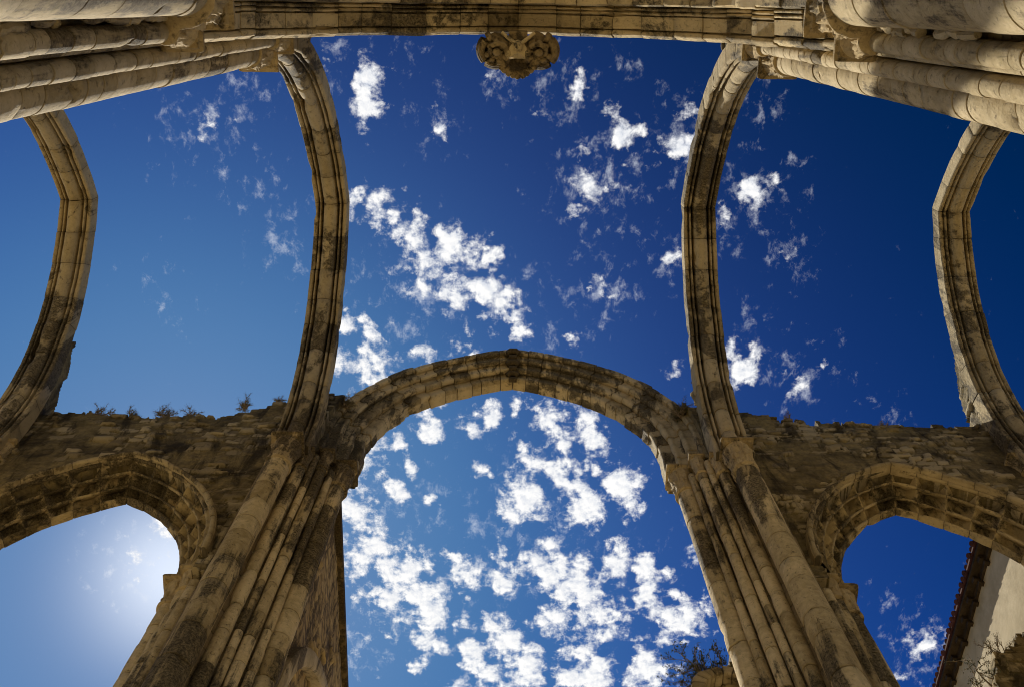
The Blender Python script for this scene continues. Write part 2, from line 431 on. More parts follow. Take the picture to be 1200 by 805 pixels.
# ------------------------------------------------------------------ rubble walls
def rubble_wall(parent, name, u0, u1, z0, top, keep, front, back, frame, mat=RUBBLE, res=0.06, seed=5, cover=0.5, ch=(0.09, 0.22), sl=(0.13, 0.42), extra=None):
    """a thick wall of coursed rubble. (u, depth, z) -> frame(u, depth, z) gives world coordinates;
    top(u) is the ragged top, keep(u, z) cuts the openings. Every stone stands proud by its own amount."""
    rnd = random.Random(seed)
    zmax = max(top(u0 + (u1 - u0) * i / 60) for i in range(61)) + 0.3
    courses = []; z = z0 - 0.1
    while z < zmax:
        h = rnd.uniform(*ch); xs = [u0 - rnd.uniform(0.1, 0.6)]; st = []
        while xs[-1] < u1 + 0.5:
            xs.append(xs[-1] + rnd.uniform(*sl))
            st.append((rnd.random(), 1 if rnd.random() < cover + 0.12 + 0.9 * nz(xs[-1], seed, z, 0.75) else 0, rnd.random(), rnd.uniform(-0.03, 0.03), rnd.uniform(-0.08, 0.08)))
        courses.append((z, h, xs, st)); z += h
    nu = int((u1 - u0) / res); nzv = int((zmax - z0) / res)
    def cell(u, z):
        zz = z + 0.10 * nz(u, seed, z, 1.4, seed) + 0.035 * nz(u, 0, z, 4.5)
        uu = u + 0.09 * nz(u, z, seed, 2.1, 7) + 0.035 * nz(u, z, 1, 6)
        for (cz, h, xs, st) in courses:
            if cz <= zz < cz + h:
                lo, hi = 0, len(xs) - 2
                while lo < hi:
                    mid = (lo + hi + 1) // 2
                    if xs[mid] <= uu: lo = mid
                    else: hi = mid - 1
                s = st[lo]
                d = min(uu - xs[lo], xs[lo + 1] - uu, (zz - cz), (cz + h - zz))
                return d, s, cz + h, lo
        return 0, (0.5, 1, 0.5, 0, 0), z, 0
    snapf = keep if isinstance(keep, list) else None
    def place(u, z):
        ins = False
        for (xc, zz0, a_, rise_, gr, sign) in (snapf or ()):
            r_ = (a_ * a_ + rise_ * rise_) / (2 * a_); c_ = r_ - a_; d = abs(u - xc); sd = 1 if u >= xc else -1
            if z < zz0: rho = d - a_ - gr
            else: rho = math.hypot(d + c_, z - zz0) - r_ - gr
            if rho * sign < 0:
                ins = True
                if z < zz0: u = xc + sd * (a_ + gr)
                else:
                    k_ = (r_ + gr) / max(1e-6, math.hypot(d + c_, z - zz0))
                    u = xc + sd * max(0, (d + c_) * k_ - c_); z = zz0 + (z - zz0) * k_
        return ins, u, z
    idx = {}; V = []; B = []; F = []
    def vert(i, j):
        if (i, j) in idx: return idx[(i, j)]
        u, z = u0 + i * res, z0 + j * res
        ins, u, z = place(u, z)
        d, s, _, _ = cell(u, z)
        e = min(1, max(0, d / 0.035)); e = e * e * (3 - 2 * e)
        prot = (0.012 + 0.075 * s[2]) * e * (0.25 if s[1] else 1) + 0.03 * nz(u, z, seed, 1.4) + 0.014 * nz(u, z, 0, 7)
        V.append(frame(u + 0.012 * nz(u, z, 2, 9), front - prot, z + 0.012 * nz(u, z, 8, 9)))
        B.append((s[0], 1 - e, 0.9 * s[1]))
        idx[(i, j)] = len(V) - 1
        return len(V) - 1
    cells = set()
    for i in range(nu):
        for j in range(nzv):
            u, z = u0 + (i + 0.5) * res, z0 + (j + 0.5) * res
            d, s, ctop, _ = cell(u, z)
            ok = (not all(place(u0 + (i + di) * res, z0 + (j + dj) * res)[0] for di in (0, 1) for dj in (0, 1))) if snapf else keep(u, z)
            if extra and not extra(u, z): ok = False
            if ok and z < top(u) + s[4] * 1.6 + 0.05 * nz(u, z, 0, 3): cells.add((i, j))
    for (i, j) in cells: F.append((vert(i, j), vert(i + 1, j), vert(i + 1, j + 1), vert(i, j + 1)))
    bidx = {}
    def bvert(i, j):
        if (i, j) not in bidx:
            u, z = u0 + i * res, z0 + j * res
            ins, u, z = place(u, z)
            V.append(frame(u, back + 0.04 * nz(u, z, 3, 2), z)); B.append((0.4, 0.6, 0.6)); bidx[(i, j)] = len(V) - 1
        return bidx[(i, j)]
    for (i, j) in cells: F.append((bvert(i, j), bvert(i, j + 1), bvert(i + 1, j + 1), bvert(i + 1, j)))
    for (i, j) in cells:
        for (di, dj, a, b) in ((-1, 0, (i, j), (i, j + 1)), (1, 0, (i + 1, j), (i + 1, j + 1)), (0, -1, (i, j), (i + 1, j)), (0, 1, (i, j + 1), (i + 1, j + 1))):
            if (i + di, j + dj) not in cells: F.append((vert(*a), vert(*b), bvert(*b), bvert(*a)))
    return link(name, V, F, mat, parent, B, sharp=50)

# ------------------------------------------------------------------ plants
def weed(label, loc, size, seed, group='dry weeds on the ruined walls', spread=0.9, leafy=0.5, name='dry_weed', stems=9, lean=(0, 0, 0)):
    rnd = random.Random(seed)
    t = thing(name, label, 'plant', loc, group)
    tw = MB(); lf = MB(); L = Vector(loc)
    def grow(p, d, ln, r, lev):
        pts = [p]; q = d.copy()
        for i in range(4):
            q = (q + Vector((rnd.gauss(0, .2), rnd.gauss(0, .2), rnd.gauss(.05, .15)))).normalized()
            pts.append(pts[-1] + q * ln / 4)
        tw.tube(pts, [r, r * .85, r * .7, r * .5, r * .25], 4)
        if lev < 2:
            for _ in range(rnd.randint(2, 4)):
                k = rnd.randint(1, 4)
                grow(pts[k], (q + Vector((rnd.gauss(0, .7), rnd.gauss(0, .7), rnd.gauss(.1, .5)))).normalized(), ln * rnd.uniform(.35, .65), r * .6, lev + 1)
        for _ in range(int(7 * leafy * (lev + .3))):
            c = pts[rnd.randint(1, 4)] + Vector((rnd.gauss(0, .02), rnd.gauss(0, .02), rnd.gauss(0, .02)))
            a = Vector((rnd.gauss(0, 1), rnd.gauss(0, 1), rnd.gauss(0, 1))).normalized(); b = a.orthogonal().normalized()
            s = size * rnd.uniform(.03, .06)
            lf.add([c, c + a * s * .5 + b * s * .35, c + a * s * 1.2, c + a * s * .5 - b * s * .35], [(0, 1, 2, 3)])
    for _ in range(stems):
        d = Vector((rnd.gauss(0, spread * .6) + lean[0], rnd.gauss(0, spread * .6) + lean[1], 1 + lean[2])).normalized()
        grow(L + Vector((rnd.gauss(0, size * .12), rnd.gauss(0, size * .12), -0.05)), d, size * rnd.uniform(.5, 1.0), 0.011 + 0.006 * size, 0)
    tw.build('stem', TWIG, t, recalc=False, smooth=False)
    if lf.V: lf.build('foliage', GREEN if seed % 3 == 0 else LEAF, t, recalc=False, smooth=False)
    return t

# ================================================================== THE PLACE
# ground
bm = MB(); bm.box(-900, 900, -900, 900, GZ - 1.0, GZ - 0.004); o = bm.build('ground', EARTH, smooth=False); tag(o, kind='structure')
bm = MB(); bm.box(-14, 14, -9, 24, GZ - 0.5, GZ); o = bm.build('nave_floor', GRAVEL, smooth=False); tag(o, kind='structure')

XI, XO = 4.30, 10.25          # inner and outer transverse arches
NC = 4.43                    # middle of the nave
ZV = 19.1                    # abacus of the vaulting shafts
ZC = 20.0                    # abacus under the great arch
ZS = 15.3                    # abacus of the side arches
ZN = 12.6                    # abacus of the near arch
side_word = {-1: 'left', 1: 'right'}

# ---------------------------------------------------------------- far piers
for s in (-1, 1):
    sw = 'left' if s < 0 else 'right'
    lab = {-1: 'tall clustered stone pier under the left foot of the great arch',
           1: 'tall clustered stone pier under the right foot of the great arch'}[s]
    t = thing('clustered_pier', lab, 'pier', (s * XI, 9.0, GZ), 'clustered piers of the nave')
    X = lambda x: s * x
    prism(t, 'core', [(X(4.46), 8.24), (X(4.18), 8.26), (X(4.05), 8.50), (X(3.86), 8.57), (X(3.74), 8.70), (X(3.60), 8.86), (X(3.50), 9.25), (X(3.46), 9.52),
                      (X(5.44), 9.46), (X(5.42), 9.08), (X(5.10), 8.96), (X(5.02), 8.74), (X(4.76), 8.58)][::s], GZ, ZS - 0.3, DARKST)  # core coloured dark to deepen the shaded gaps behind the shafts
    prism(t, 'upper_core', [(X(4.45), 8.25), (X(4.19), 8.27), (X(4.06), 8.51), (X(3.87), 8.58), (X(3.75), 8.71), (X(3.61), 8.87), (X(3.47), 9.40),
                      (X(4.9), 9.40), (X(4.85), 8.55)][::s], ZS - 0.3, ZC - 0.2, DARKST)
    shaft(t, X(4.30), 8.10, 0.225, GZ + 0.6, ZV - 0.66, LIME, 28)
    shaft(t, X(4.03), 8.42, 0.112, GZ + 0.6, ZV - 0.1, LIME, 18)
    shaft(t, X(3.845), 8.51, 0.064, GZ + 0.6, ZC - 0.5, LIME, 14)
    shaft(t, X(3.705), 8.63, 0.100, GZ + 0.6, ZC - 0.5, LIME, 18)
    shaft(t, X(3.560), 8.80, 0.074, GZ + 0.6, ZC - 0.5, LIME, 14)
    shaft(t, X(3.44), 9.06, 0.195, GZ + 0.6, ZC - 0.6, LIME, 28)
    shaft(t, X(4.66), 8.42, 0.085, GZ + 0.6, ZC + 0.6, DARKST, 14)
    shaft(t, X(4.90), 8.62, 0.100, GZ + 0.6, ZS - 0.5, LIME, 14)
    shaft(t, X(5.08), 8.80, 0.125, GZ + 0.6, ZS - 0.5, LIME, 16)
    shaft(t, X(5.29), 9.00, 0.155, GZ + 0.6, ZS - 0.5, LIME, 20)
    capital(t, X(4.30), 8.10, 0.215, ZV, 1.05, 0.315, 8)
    capital(t, X(4.02), 8.41, 0.108, ZV + 0.35, 0.8, 0.165, 6)
    capital(t, X(3.70), 8.63, 0.098, ZC - 0.1, 0.8, 0.165, 6)
    capital(t, X(3.42), 9.05, 0.190, ZC, 0.95, 0.30, 8)
    capital(t, X(5.06), 8.78, 0.125, ZS + 0.02, 0.6, 0.22, 6)
    capital(t, X(5.30), 9.00, 0.155, ZS, 0.7, 0.27, 7)
    slab(t, X(4.3), 8.9, 1.35, GZ, GZ + 0.62, DARKST, 'plinth', [(1, 0), (1, .7), (.92, .8), (.9, 1)])

# ---------------------------------------------------------------- outer far piers and outer near piers
def outer_pier(s, far):
    yc = 8.10 if far else 0.77
    sg = 1 if far else -1
    lab = {(-1, True): 'stone pier at the left edge beneath the far foot of the leftmost transverse arch',
           (1, True): 'stone pier at the right edge beneath the far foot of the rightmost transverse arch',
           (-1, False): 'stone pier under the near foot of the leftmost transverse arch, beyond the frame',
           (1, False): 'stone pier under the near foot of the rightmost transverse arch, beyond the frame'}[(s, far)]
    t = thing('clustered_pier', lab, 'pier', (s * XO, yc + 0.9 * sg, GZ), 'clustered piers of the nave')
    Y = lambda d: yc + sg * d
    x = s * XO
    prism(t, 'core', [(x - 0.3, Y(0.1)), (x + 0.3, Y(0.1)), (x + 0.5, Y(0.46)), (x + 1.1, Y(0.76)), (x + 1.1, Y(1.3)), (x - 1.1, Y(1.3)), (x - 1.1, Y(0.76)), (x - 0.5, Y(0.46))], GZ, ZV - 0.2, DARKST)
    shaft(t, x, Y(0), 0.225, GZ + 0.6, ZV - 0.6, LIME, 24)
    for q in (-1, 1):
        shaft(t, x + q * 0.34, Y(0.3), 0.09, GZ + 0.6, ZV + 0.1, LIME, 14)
        shaft(t, x + q * 0.62, Y(0.52), 0.10, GZ + 0.6, ZS - 0.4, LIME, 14)
        shaft(t, x + q * 0.98, Y(0.90), 0.16, GZ + 0.6, ZS - 0.5, LIME, 18)
        capital(t, x + q * 0.34, Y(0.3), 0.09, ZV + 0.45, 0.6, 0.2, 6)
        capital(t, x + q * 0.98, Y(0.90), 0.16, ZS, 0.7, 0.29, 7)
    capital(t, x, Y(0), 0.225, ZV, 0.95, 0.37, 8)
    slab(t, x, Y(0.8), 1.3, GZ, GZ + 0.62, DARKST, 'plinth', [(1, 0), (1, .7), (.92, .8), (.9, 1)])
for s in (-1, 1):
    for far in (True, False): outer_pier(s, far)

# ---------------------------------------------------------------- near piers
for s in (-1, 1):
    lab = {-1: 'shaded clustered pier with stacked capitals filling the top left corner, beside the near arch',
           1: 'sunlit clustered pier crossed by a dark shadow band in the top right corner'}[s]
    t = thing('clustered_pier', lab, 'pier', (s * 4.45, -0.3, GZ), 'clustered piers of the nave')
    X = lambda x: s * x
    m1 = LIMEPALE
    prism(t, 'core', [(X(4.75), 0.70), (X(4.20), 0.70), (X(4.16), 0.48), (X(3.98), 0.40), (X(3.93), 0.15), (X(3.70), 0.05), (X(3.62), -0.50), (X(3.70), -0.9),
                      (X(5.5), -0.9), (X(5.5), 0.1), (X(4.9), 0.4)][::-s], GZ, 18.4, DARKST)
    shaft(t, X(4.47), 0.79, 0.225, GZ + 0.6, ZV - 0.66, m1, 30, 1.0, 'shaft', 0.3, 0.75)
    shaft(t, X(4.12), 0.60, 0.105, GZ + 0.6, ZV - 0.1, m1, 20, 1.0, 'shaft', 0.22, 0.6)
    shaft(t, X(4.03), 0.43, 0.045, GZ + 0.6, ZN + 4.0, m1, 12, 0.6)
    shaft(t, X(3.87), 0.315, 0.110, GZ + 0.6, ZN - 0.6, m1, 22, 1.0, 'shaft', 0.22, 0.6)
    z = 4.0
    while z < ZN - 0.5:
        h = random.uniform(0.25, 0.6)
        if random.random() < 0.72:
            m = MB()
            o_ = random.uniform(-0.03, 0.035); tn = random.random()
            pts = [Vector((X(3.80), 0.165 + o_ + random.uniform(-.02, .02), z + h * f)) for f in (0.02, 0.12, 0.4, 0.7, 0.9, 0.98)]
            m.tube(pts, [random.uniform(.035, .06) for _ in pts], 8, (tn, 0, 0.3))
            m.build('broken_moulding', m1, t)
        z += h
    shaft(t, X(3.60), -0.20, 0.345, GZ + 0.6, ZN - 0.66, m1, 40, 1.0, 'shaft', 0.7, 1.3)
    shaft(t, X(4.80), 0.50, 0.100, GZ + 0.6, ZV - 0.2, m1, 16)
    shaft(t, X(5.20), 0.10, 0.190, GZ + 0.6, ZS - 0.5, m1, 20)
    capital(t, X(4.47), 0.79, 0.225, ZV, 0.85, 0.345, 8, CARVED)
    capital(t, X(4.10), 0.60, 0.105, ZV + 0.1, 0.7, 0.24, 6, CARVED)
    capital(t, X(3.80), 0.30, 0.115, ZN, 0.62, 0.245, 6, CARVED)
    capital(t, X(3.62), -0.10, 0.345, ZN + 0.12, 0.75, 0.40, 9, CARVED)
    capital(t, X(5.22), 0.10, 0.190, ZS, 0.7, 0.29, 7, CARVED)
    slab(t, X(4.45), -0.1, 1.25, GZ, GZ + 0.62, DARKST, 'plinth', [(1, 0), (1, .7), (.92, .8), (.9, 1)])

# ---------------------------------------------------------------- transverse arches
def rib_profile():
    half = [(-0.375, 0.52, 0), (-0.375, 0.25, 0)] + arc(-0.330, 0.185, 0.050, 165, 330, 6) + [(-0.282, 0.20, 0), (-0.276, 0.33, 0), (-0.254, 0.33, 0), (-0.248, 0.17, 0)] + \
        arc(-0.226, 0.135, 0.022, 170, 370, 5) + [(-0.202, 0.17, 0), (-0.196, 0.40, 0), (-0.165, 0.40, 0), (-0.158, 0.20, 0)]
    mid = arc(0, 0.150, 0.152, 175, 365, 12)
    right = [(-w, r_, h) for (w, r_, h) in half[::-1]]
    return half + mid + right
labs = {(-1, 0): 'moulded stone transverse arch, left of the two standing in the middle of the sky',
        (1, 0): 'moulded stone transverse arch, right of the two standing in the middle of the sky',
        (-1, 1): 'outermost transverse arch at the left edge, cut off above by the foreground pier',
        (1, 1): 'outermost transverse arch at the right edge, cut off above by the foreground pier'}
seed = 20
for s in (-1, 1):
    for k, x in ((0, XI), (1, XO)):
        seed += 1
        t = thing('transverse_arch', labs[(s, k)], 'arch', (s * x, NC, ZV), 'transverse arches across the open nave')
        V, F, B = arch_mesh('y', s * x, NC, ZV + 0.02, 3.53, 5.58, rib_profile(), 0.0, 9, seed, amp=0.008, hinge=0.010, jit=0.004, cf=0.22)
        link('rib', V, F, LIMERIB, t, B)
        # broken masonry of the lost vault that still clings to the back of the arch at its feet
        for far in (True, False):
            y0, y1 = (7.45, 8.95) if far else (0.1, 1.05)
            rr0 = (3.53 ** 2 + 5.58 ** 2) / (2 * 3.53); cc = rr0 - 3.53
            hgt = {(-1, 1): 24.0, (1, 1): 23.9, (-1, 0): 23.2, (1, 0): 23.0}[(s, k)] if far else 22.2
            keep = [(NC, ZV, 3.53, 5.58, 0.46, 1)]
            def extra(u, z, far=far, k=k): return (u < NC - cc + math.sqrt(max(0, (rr0 + 0.46) ** 2 - (z - ZV) ** 2)) + 0.66 + 0.10 * (23.0 - z) + 0.24 * nz(z, k, s, 1.6) + 0.16 * nz(z, 2, s, 4.5)) if far else True
            sd = seed * 3 + far
            def top(u, hgt=hgt, far=far, sd=sd):
                f = (8.3 - u) if far else (u - 0.1)
                return hgt - (0.5 if far else 0.9) * abs(f - 0.35) + 0.25 * nz(u, sd, 0, 3)
            rubble_wall(t, 'haunch', y0, y1, ZV + 0.1, top, keep, s * x - 0.22, s * x + 0.22,
                        lambda u, d, z: (d, u, z), RUBBLE, 0.05, sd, 0.55, (0.12, 0.22), (0.16, 0.4), extra)

# ---------------------------------------------------------------- great arch of the far side
def order_profile(W, Hh, D, hol=0):
    p = [(0, 0.98, 0), (0, 0.90, 0)] + arc(0.055, 0.84, 0.062, 150, 310, 6) + [(0.125, 0.815, hol), (0.150, 0.70, hol)] + \
        arc(0.205, 0.60, 0.075, 150, 310, 6) + [(0.285, 0.575, hol), (0.315, 0.43, hol)] + \
        arc(0.375, 0.33, 0.085, 150, 310, 6) + [(0.465, 0.30, hol), (0.485, 0.16, hol)] + \
        arc(0.545, 0.075, 0.072, 160, 300, 6) + [(0.63, 0.02, 0), (0.80, 0.0, 0), (0.81, 0.98, 0)]
    return [(w * W / 0.81, r_ * Hh / 0.98, h) for (w, r_, h) in p]
t = thing('great_arch', 'great pointed arch spanning the middle of the far side, clouds beneath it', 'arch', (0, 9.0, ZC))
V, F, B = arch_mesh('x', 0, 8.62, 21.4, 3.2, 4.75, order_profile(0.83, 0.82, 0), 1.38, 15, 77, amp=0.018, hinge=0.035, jit=0.009, cf=0.35)
link('voussoirs', V, F, LIMEBLOCK, t, B)
m = MB()
for i, (zz, rr) in enumerate(((26.74, .075), (26.48, .085), (26.27, .075))):
    yy = 8.60 + i * 0.22
    m.tube([Vector((-0.15, yy + .05, zz - .03)), Vector((-0.07, yy, zz + .02)), Vector((0.07, yy, zz + .02)), Vector((0.15, yy + .05, zz - .03))], [rr, rr * 1.15, rr * 1.15, rr], 10, (0.15, 0, 0.7))
    m.tube([Vector((-0.10, yy + .12, zz - .12)), Vector((0.10, yy + .12, zz - .12))], [rr, rr], 10, (0.15, 0.2, 0.9))
m.build('keystone', DARKST, t)

# ---------------------------------------------------------------- side arches
def side_arch(s, near=False):
    xc = s * 7.3
    if not near:
        lab = {-1: 'low pointed side arch with damaged mouldings in the left wall, bright sky glare beneath it',
               1: 'low pointed side arch with hollow panelled mouldings in the right wall, house eave beneath it'}[s]
    else:
        lab = {-1: 'low side arch behind the left foreground pier', 1: 'low side arch behind the right foreground pier'}[s]
    t = thing('side_arch', lab, 'arch', (xc, 8.8 if not near else 0, ZS), 'side arches of the nave')
    pr = [(0, 0.86, 0), (0, 0.80, 0)] + arc(0.045, 0.745, 0.045, 150, 310, 6) + [(0.088, 0.725, 1), (0.215, 0.560, 1)] + arc(0.250, 0.525, 0.030, 150, 310, 6) + \
         [(0.282, 0.510, 1), (0.425, 0.305, 1)] + arc(0.458, 0.270, 0.030, 150, 310, 6) + [(0.488, 0.255, 1), (0.590, 0.115, 1)] + arc(0.628, 0.062, 0.038, 150, 300, 6) + [(0.665, 0.015, 0), (0.74, 0.0, 0), (0.76, 0.86, 0)]
    pr = [(w, r_ * 0.68, h if not near else 0) for (w, r_, h) in pr]
    cy = 8.36
    if near: pr = [(-w, r_, h) for (w, r_, h) in pr]; cy = 0.50
    V, F, B = arch_mesh('x', xc, cy, ZS + 0.02, 1.80, 3.18, pr, 0.0, 8, 91 + s + 5 * near, amp=0.016, web=0.21, hinge=0.012, jit=0.006, cf=0.3)
    link('voussoirs', V, F, LIMEDARK if not near else LIMEPALE, t, B)
    if not near:
        # slim hood mould round the arch
        V, F, B = arch_mesh('x', xc, 8.30, ZS + 0.02, 2.36, 3.74, [(0.0, 0.10, 0)] + arc(0.0, 0.04, 0.05, 90, 290, 6) + [(0.2, 0.0, 0), (0.2, 0.10, 0)], 0.0, 9, 191 + s, amp=0.012, hinge=0.012, jit=0.006)
        link('hood_mould', V, F, LIMERIB, t, B)
for s in (-1, 1):
    side_arch(s); side_arch(s, True)

# ---------------------------------------------------------------- walls of the far and near arcade
for s in (-1, 1):
    lab = {-1: 'ruined dark rubble wall with ragged weedy top over the left side arch',
           1: 'ruined dark rubble wall with stepped ragged top over the right side arch'}[s]
    t = thing('ruined_wall', lab, 'wall', (s * 7.2, 8.9, ZS), 'ruined walls above the arcade')
    def top(u, s=s):
        x = abs(u)
        h = 21.55 + 0.14 * nz(x, s, 0, 0.9) + 0.10 * nz(x, s, 3, 2.5)
        if x < 6.3: h += min(1.0, (6.3 - x) / 1.3) * (0.95 if s < 0 else 0.7) + 0.22 * nz(x, 5, s, 2.2)
        if x < 5.0: h += 0.5 * (5.0 - x) / 1.2
        if x < 3.9: h -= 0.6 * (3.9 - x)
        # stepped breaks
        return math.floor(h / 0.17) * 0.17
    keep = [(s * 7.3, ZS, 1.80, 3.18, 0.52, 1), (0, 21.4, 3.2, 4.75, 0.78, 1), (s * 13.0, ZS, 1.62, 3.05, 0.42, 1)]
    rubble_wall(t, 'masonry', s * 3.0 if s > 0 else -14.0, 14.0 if s > 0 else -3.0, ZS - 0.4, top, keep, 8.46, 9.22,
                lambda u, d, z: (u, d, z), RUBBLE, 0.05, 300 + s, 0.5)
# rough wall over the near arcade
t = thing('ruined_wall', 'thick wall standing over the near arch at the top edge, its top out of sight', 'wall', (0, -0.4, ZN), 'ruined walls above the arcade')
keep = [(0, ZN + .14, 3.28, 5.75, 0.7, 1), (7.3, ZS, 1.80, 3.18, 0.5, 1), (-7.3, ZS, 1.80, 3.18, 0.5, 1)]
rubble_wall(t, 'masonry', -12.0, 12.0, ZN, lambda u: 21.5 + 0.2 * nz(u, 0, 0, 1.0), keep, -0.36, 1.0, lambda u, d, z: (u, -d, z), RUBBLE, 0.10, 411, 0.5)

# ---------------------------------------------------------------- near arch with its carved keystone
prn = [(0, 1.2, 0), (0, 0.46, 0), (0.02, 0.43, 0)] + arc(0.075, 0.40, 0.042, 180, 350, 7) + [(0.122, 0.46, 0), (0.134, 0.46, 0), (0.140, 0.365, 0), (0.33, 0.35, 0), (0.334, 0.43, 0), (0.350, 0.43, 0)] + \
      arc(0.378, 0.36, 0.026, 180, 360, 5) + [(0.407, 0.42, 0), (0.412, 0.42, 0)] + arc(0.438, 0.35, 0.024, 180, 360, 5) + [(0.466, 0.43, 0), (0.480, 0.43, 0), (0.486, 0.05, 0), (0.505, 0.02, 0), (0.90, 0.0, 0), (1.14, 0.06, 0), (1.15, 0.36, 0), (1.5, 0.4, 0), (1.5, 1.2, 0)]
prn = [(-w, r_, h) for (w, r_, h) in prn]
t = thing('near_arch', 'pointed foreground arch seen from beneath along the top edge, carved boss at its crown', 'arch', (0, 0, ZN))
V, F, B = arch_mesh('x', 0, 0.455, ZN + 0.14, 3.28, 5.75, prn, 0.0, 12, 55, amp=0.012, hinge=0.014, jit=0.007)
link('voussoirs', V, F, LIMEBLOCK, t, B)
# the boss
bz, by = 18.0, 0.50
m = MB()
m.box(-0.15, 0.15, by - 0.12, by + 0.18, bz - 0.1, bz + 0.75, (0.3, 0, 0.4))
m.ball((0, by + 0.22, bz + 0.26), 0.30, 0.33, 0.20, 18, 10, (0.1, 0, 0.6), 0.05)  # low tone paints the shade inside the hollow bowl
for q in (-1, 1): m.ball((q * 0.34, by + 0.16, bz + 0.22), 0.24, 0.27, 0.26, 14, 9, (0.1, 0, 0.6), 0.06)
boss = m.build('boss', DARKST, t)
def ringpts(cx, cy, cz, r, a0, a1, n, tilt=0.0):
    return [Vector((cx + r * math.cos(R(a0 + (a1 - a0) * i / n)), cy + r * math.sin(R(a0 + (a1 - a0) * i / n)), cz + tilt * math.sin(R(a0 + (a1 - a0) * i / n)))) for i in range(n + 1)]
for q in (-1, 1):                                  # two scrolls
    m = MB()
    pts = []; rad = []
    for i in range(44):
        f = i / 43; a = R(-70 + 560 * f); rr = 0.27 * (1 - 0.78 * f)
        pts.append(Vector((q * (0.34 + rr * math.cos(a)), by + 0.20 + rr * 0.92 * math.sin(a), bz - 0.02 - 0.16 * f + 0.1 * math.sin(a)))); rad.append(0.060 * (1 - 0.5 * f))
    m.tube(pts, rad, 9, (0.45, 0, 0.3))
    m.tube([p + Vector((0, 0, 0.16)) for p in pts[:26]], [0.10] * 26, 8, (0.2, 0, 0.5))
    for i in range(8):
        a = R(20 + i * 42)
        m.ball((q * (0.34 + 0.16 * math.cos(a)), by + 0.20 + 0.14 * math.sin(a), bz - 0.05), 0.06, 0.055, 0.075, 8, 6, (0.6, 0, 0.1), 0.03)
    m.ball((q * 0.34, by + 0.20, bz - 0.16), 0.07, 0.07, 0.09, 10, 7, (0.7, 0, 0), 0.02)
    m.build('scroll', DARKST, boss)
m = MB()                                           # scalloped collar
pts = ringpts(0, by + 0.24, bz - 0.06, 0.29, -12, 192, 26, 0.03)
m.tube(pts, [0.05] * 27, 8, (0.35, 0, 0.3))
for i in range(15):
    a = R(-5 + i * 190 / 14)
    m.ball((0.335 * math.cos(a), by + 0.24 + 0.335 * math.sin(a), bz - 0.06 + 0.03 * math.sin(a)), 0.05, 0.05, 0.055, 8, 6, (0.45, 0, 0.2), 0.03)
m.build('collar', DARKST, boss)
m = MB()                                           # worn carved shield hanging in the middle, with ribs
sv = []
for (w, yy, zz) in ((-0.17, 0.20, 0.02), (-0.16, 0.06, 0.0), (-0.08, -0.06, 0.02), (0, -0.10, 0.02), (0.08, -0.06, 0.02), (0.16, 0.06, 0.0), (0.17, 0.20, 0.02)):
    sv.append(Vector((w, by + 0.10 + yy, bz - 0.14 + zz)))
n = len(sv)
m.add(sv + [v + Vector((0, 0, 0.16)) for v in sv] + [Vector((0, by + 0.20, bz - 0.24))],
      [(i, (i + 1) % n, 2 * n) for i in range(n)] + [(i, (i + 1) % n, n + (i + 1) % n, n + i) for i in range(n)] + [tuple(range(n, 2 * n))], [(1.0, 0, 0)] * (2 * n + 1))
m.ball((0, by + 0.12, bz - 0.20), 0.075, 0.085, 0.07, 12, 8, (0.6, 0, 0.1), 0.03)
for q in (-1, 1):
    m.tube([Vector((q * 0.05, by + 0.06, bz - 0.14)), Vector((q * 0.16, by - 0.02, bz - 0.10)), Vector((q * 0.26, by - 0.10, bz - 0.04))], [0.035, 0.03, 0.03], 7, (1.0, 0, 0))
    m.ball((q * 0.15, by + 0.24, bz - 0.10), 0.06, 0.09, 0.07, 8, 6, (0.3, 0, 0.4), 0.04)
m.build('shield', LIMEDARK, boss)

# ---------------------------------------------------------------- transept walls behind the great arch
t = thing('transept_wall', 'tall brown wall receding behind the left pier of the great arch, round arch low on it', 'wall', (-4.2, 14, GZ))
rubble_wall(t, 'masonry', 9.45, 21.0, 10.0, lambda u: 19.9 + 0.05 * nz(u, 1, 1, 0.8), lambda u, z: True, 3.62, 4.9,
            lambda u, d, z: (-d, u, z), OCHRE, 0.075, 515, 0.9)
def yarch(parent, name, x0, x1, yc, z0, r0, r1, mat, seed, legs=2.5):
    rnd = random.Random(seed); V = []; F = []; B = []
    ang = [(-1, None)] + [(0, R(180 * i / 28)) for i in range(29)] + [(1, None)]
    for (k, a) in ang:
        tone = rnd.random()
        for (r_, x) in ((r0, x0), (r0 + .04, x0 - .03 if x1 > x0 else x0 + .03), (r1 - .04, x0 - .03 if x1 > x0 else x0 + .03), (r1, x0), (r1, x1), (r0, x1)):
            yy, zz = (yc + r_ * math.cos(a), z0 + r_ * math.sin(a)) if a is not None else (yc - k * r_, z0 - legs)
            V.append((x, yy + .01 * nz(x, yy, zz, 6), zz)); B.append((tone, 0, 0.1))
    n = 6; m_ = len(ang)
    for i in range(m_ - 1):
        for k in range(n): F.append((i * n + k, i * n + (k + 1) % n, (i + 1) * n + (k + 1) % n, (i + 1) * n + k))
    F.append(tuple(range(n))); F.append(tuple(range((m_ - 1) * n, m_ * n)))
    return link(name, V, F, mat, parent, B)
yarch(t, 'arch_moulding', -3.42, -3.8, 14.0, 13.3, 4.08, 4.40, LIMEPALE, 5)
m = MB(); m.box(-4.92, -3.50, 9.5, 21.1, 19.99, 20.16, (0.0, 0, 1.0)); m.build('coping', DARKST, t)

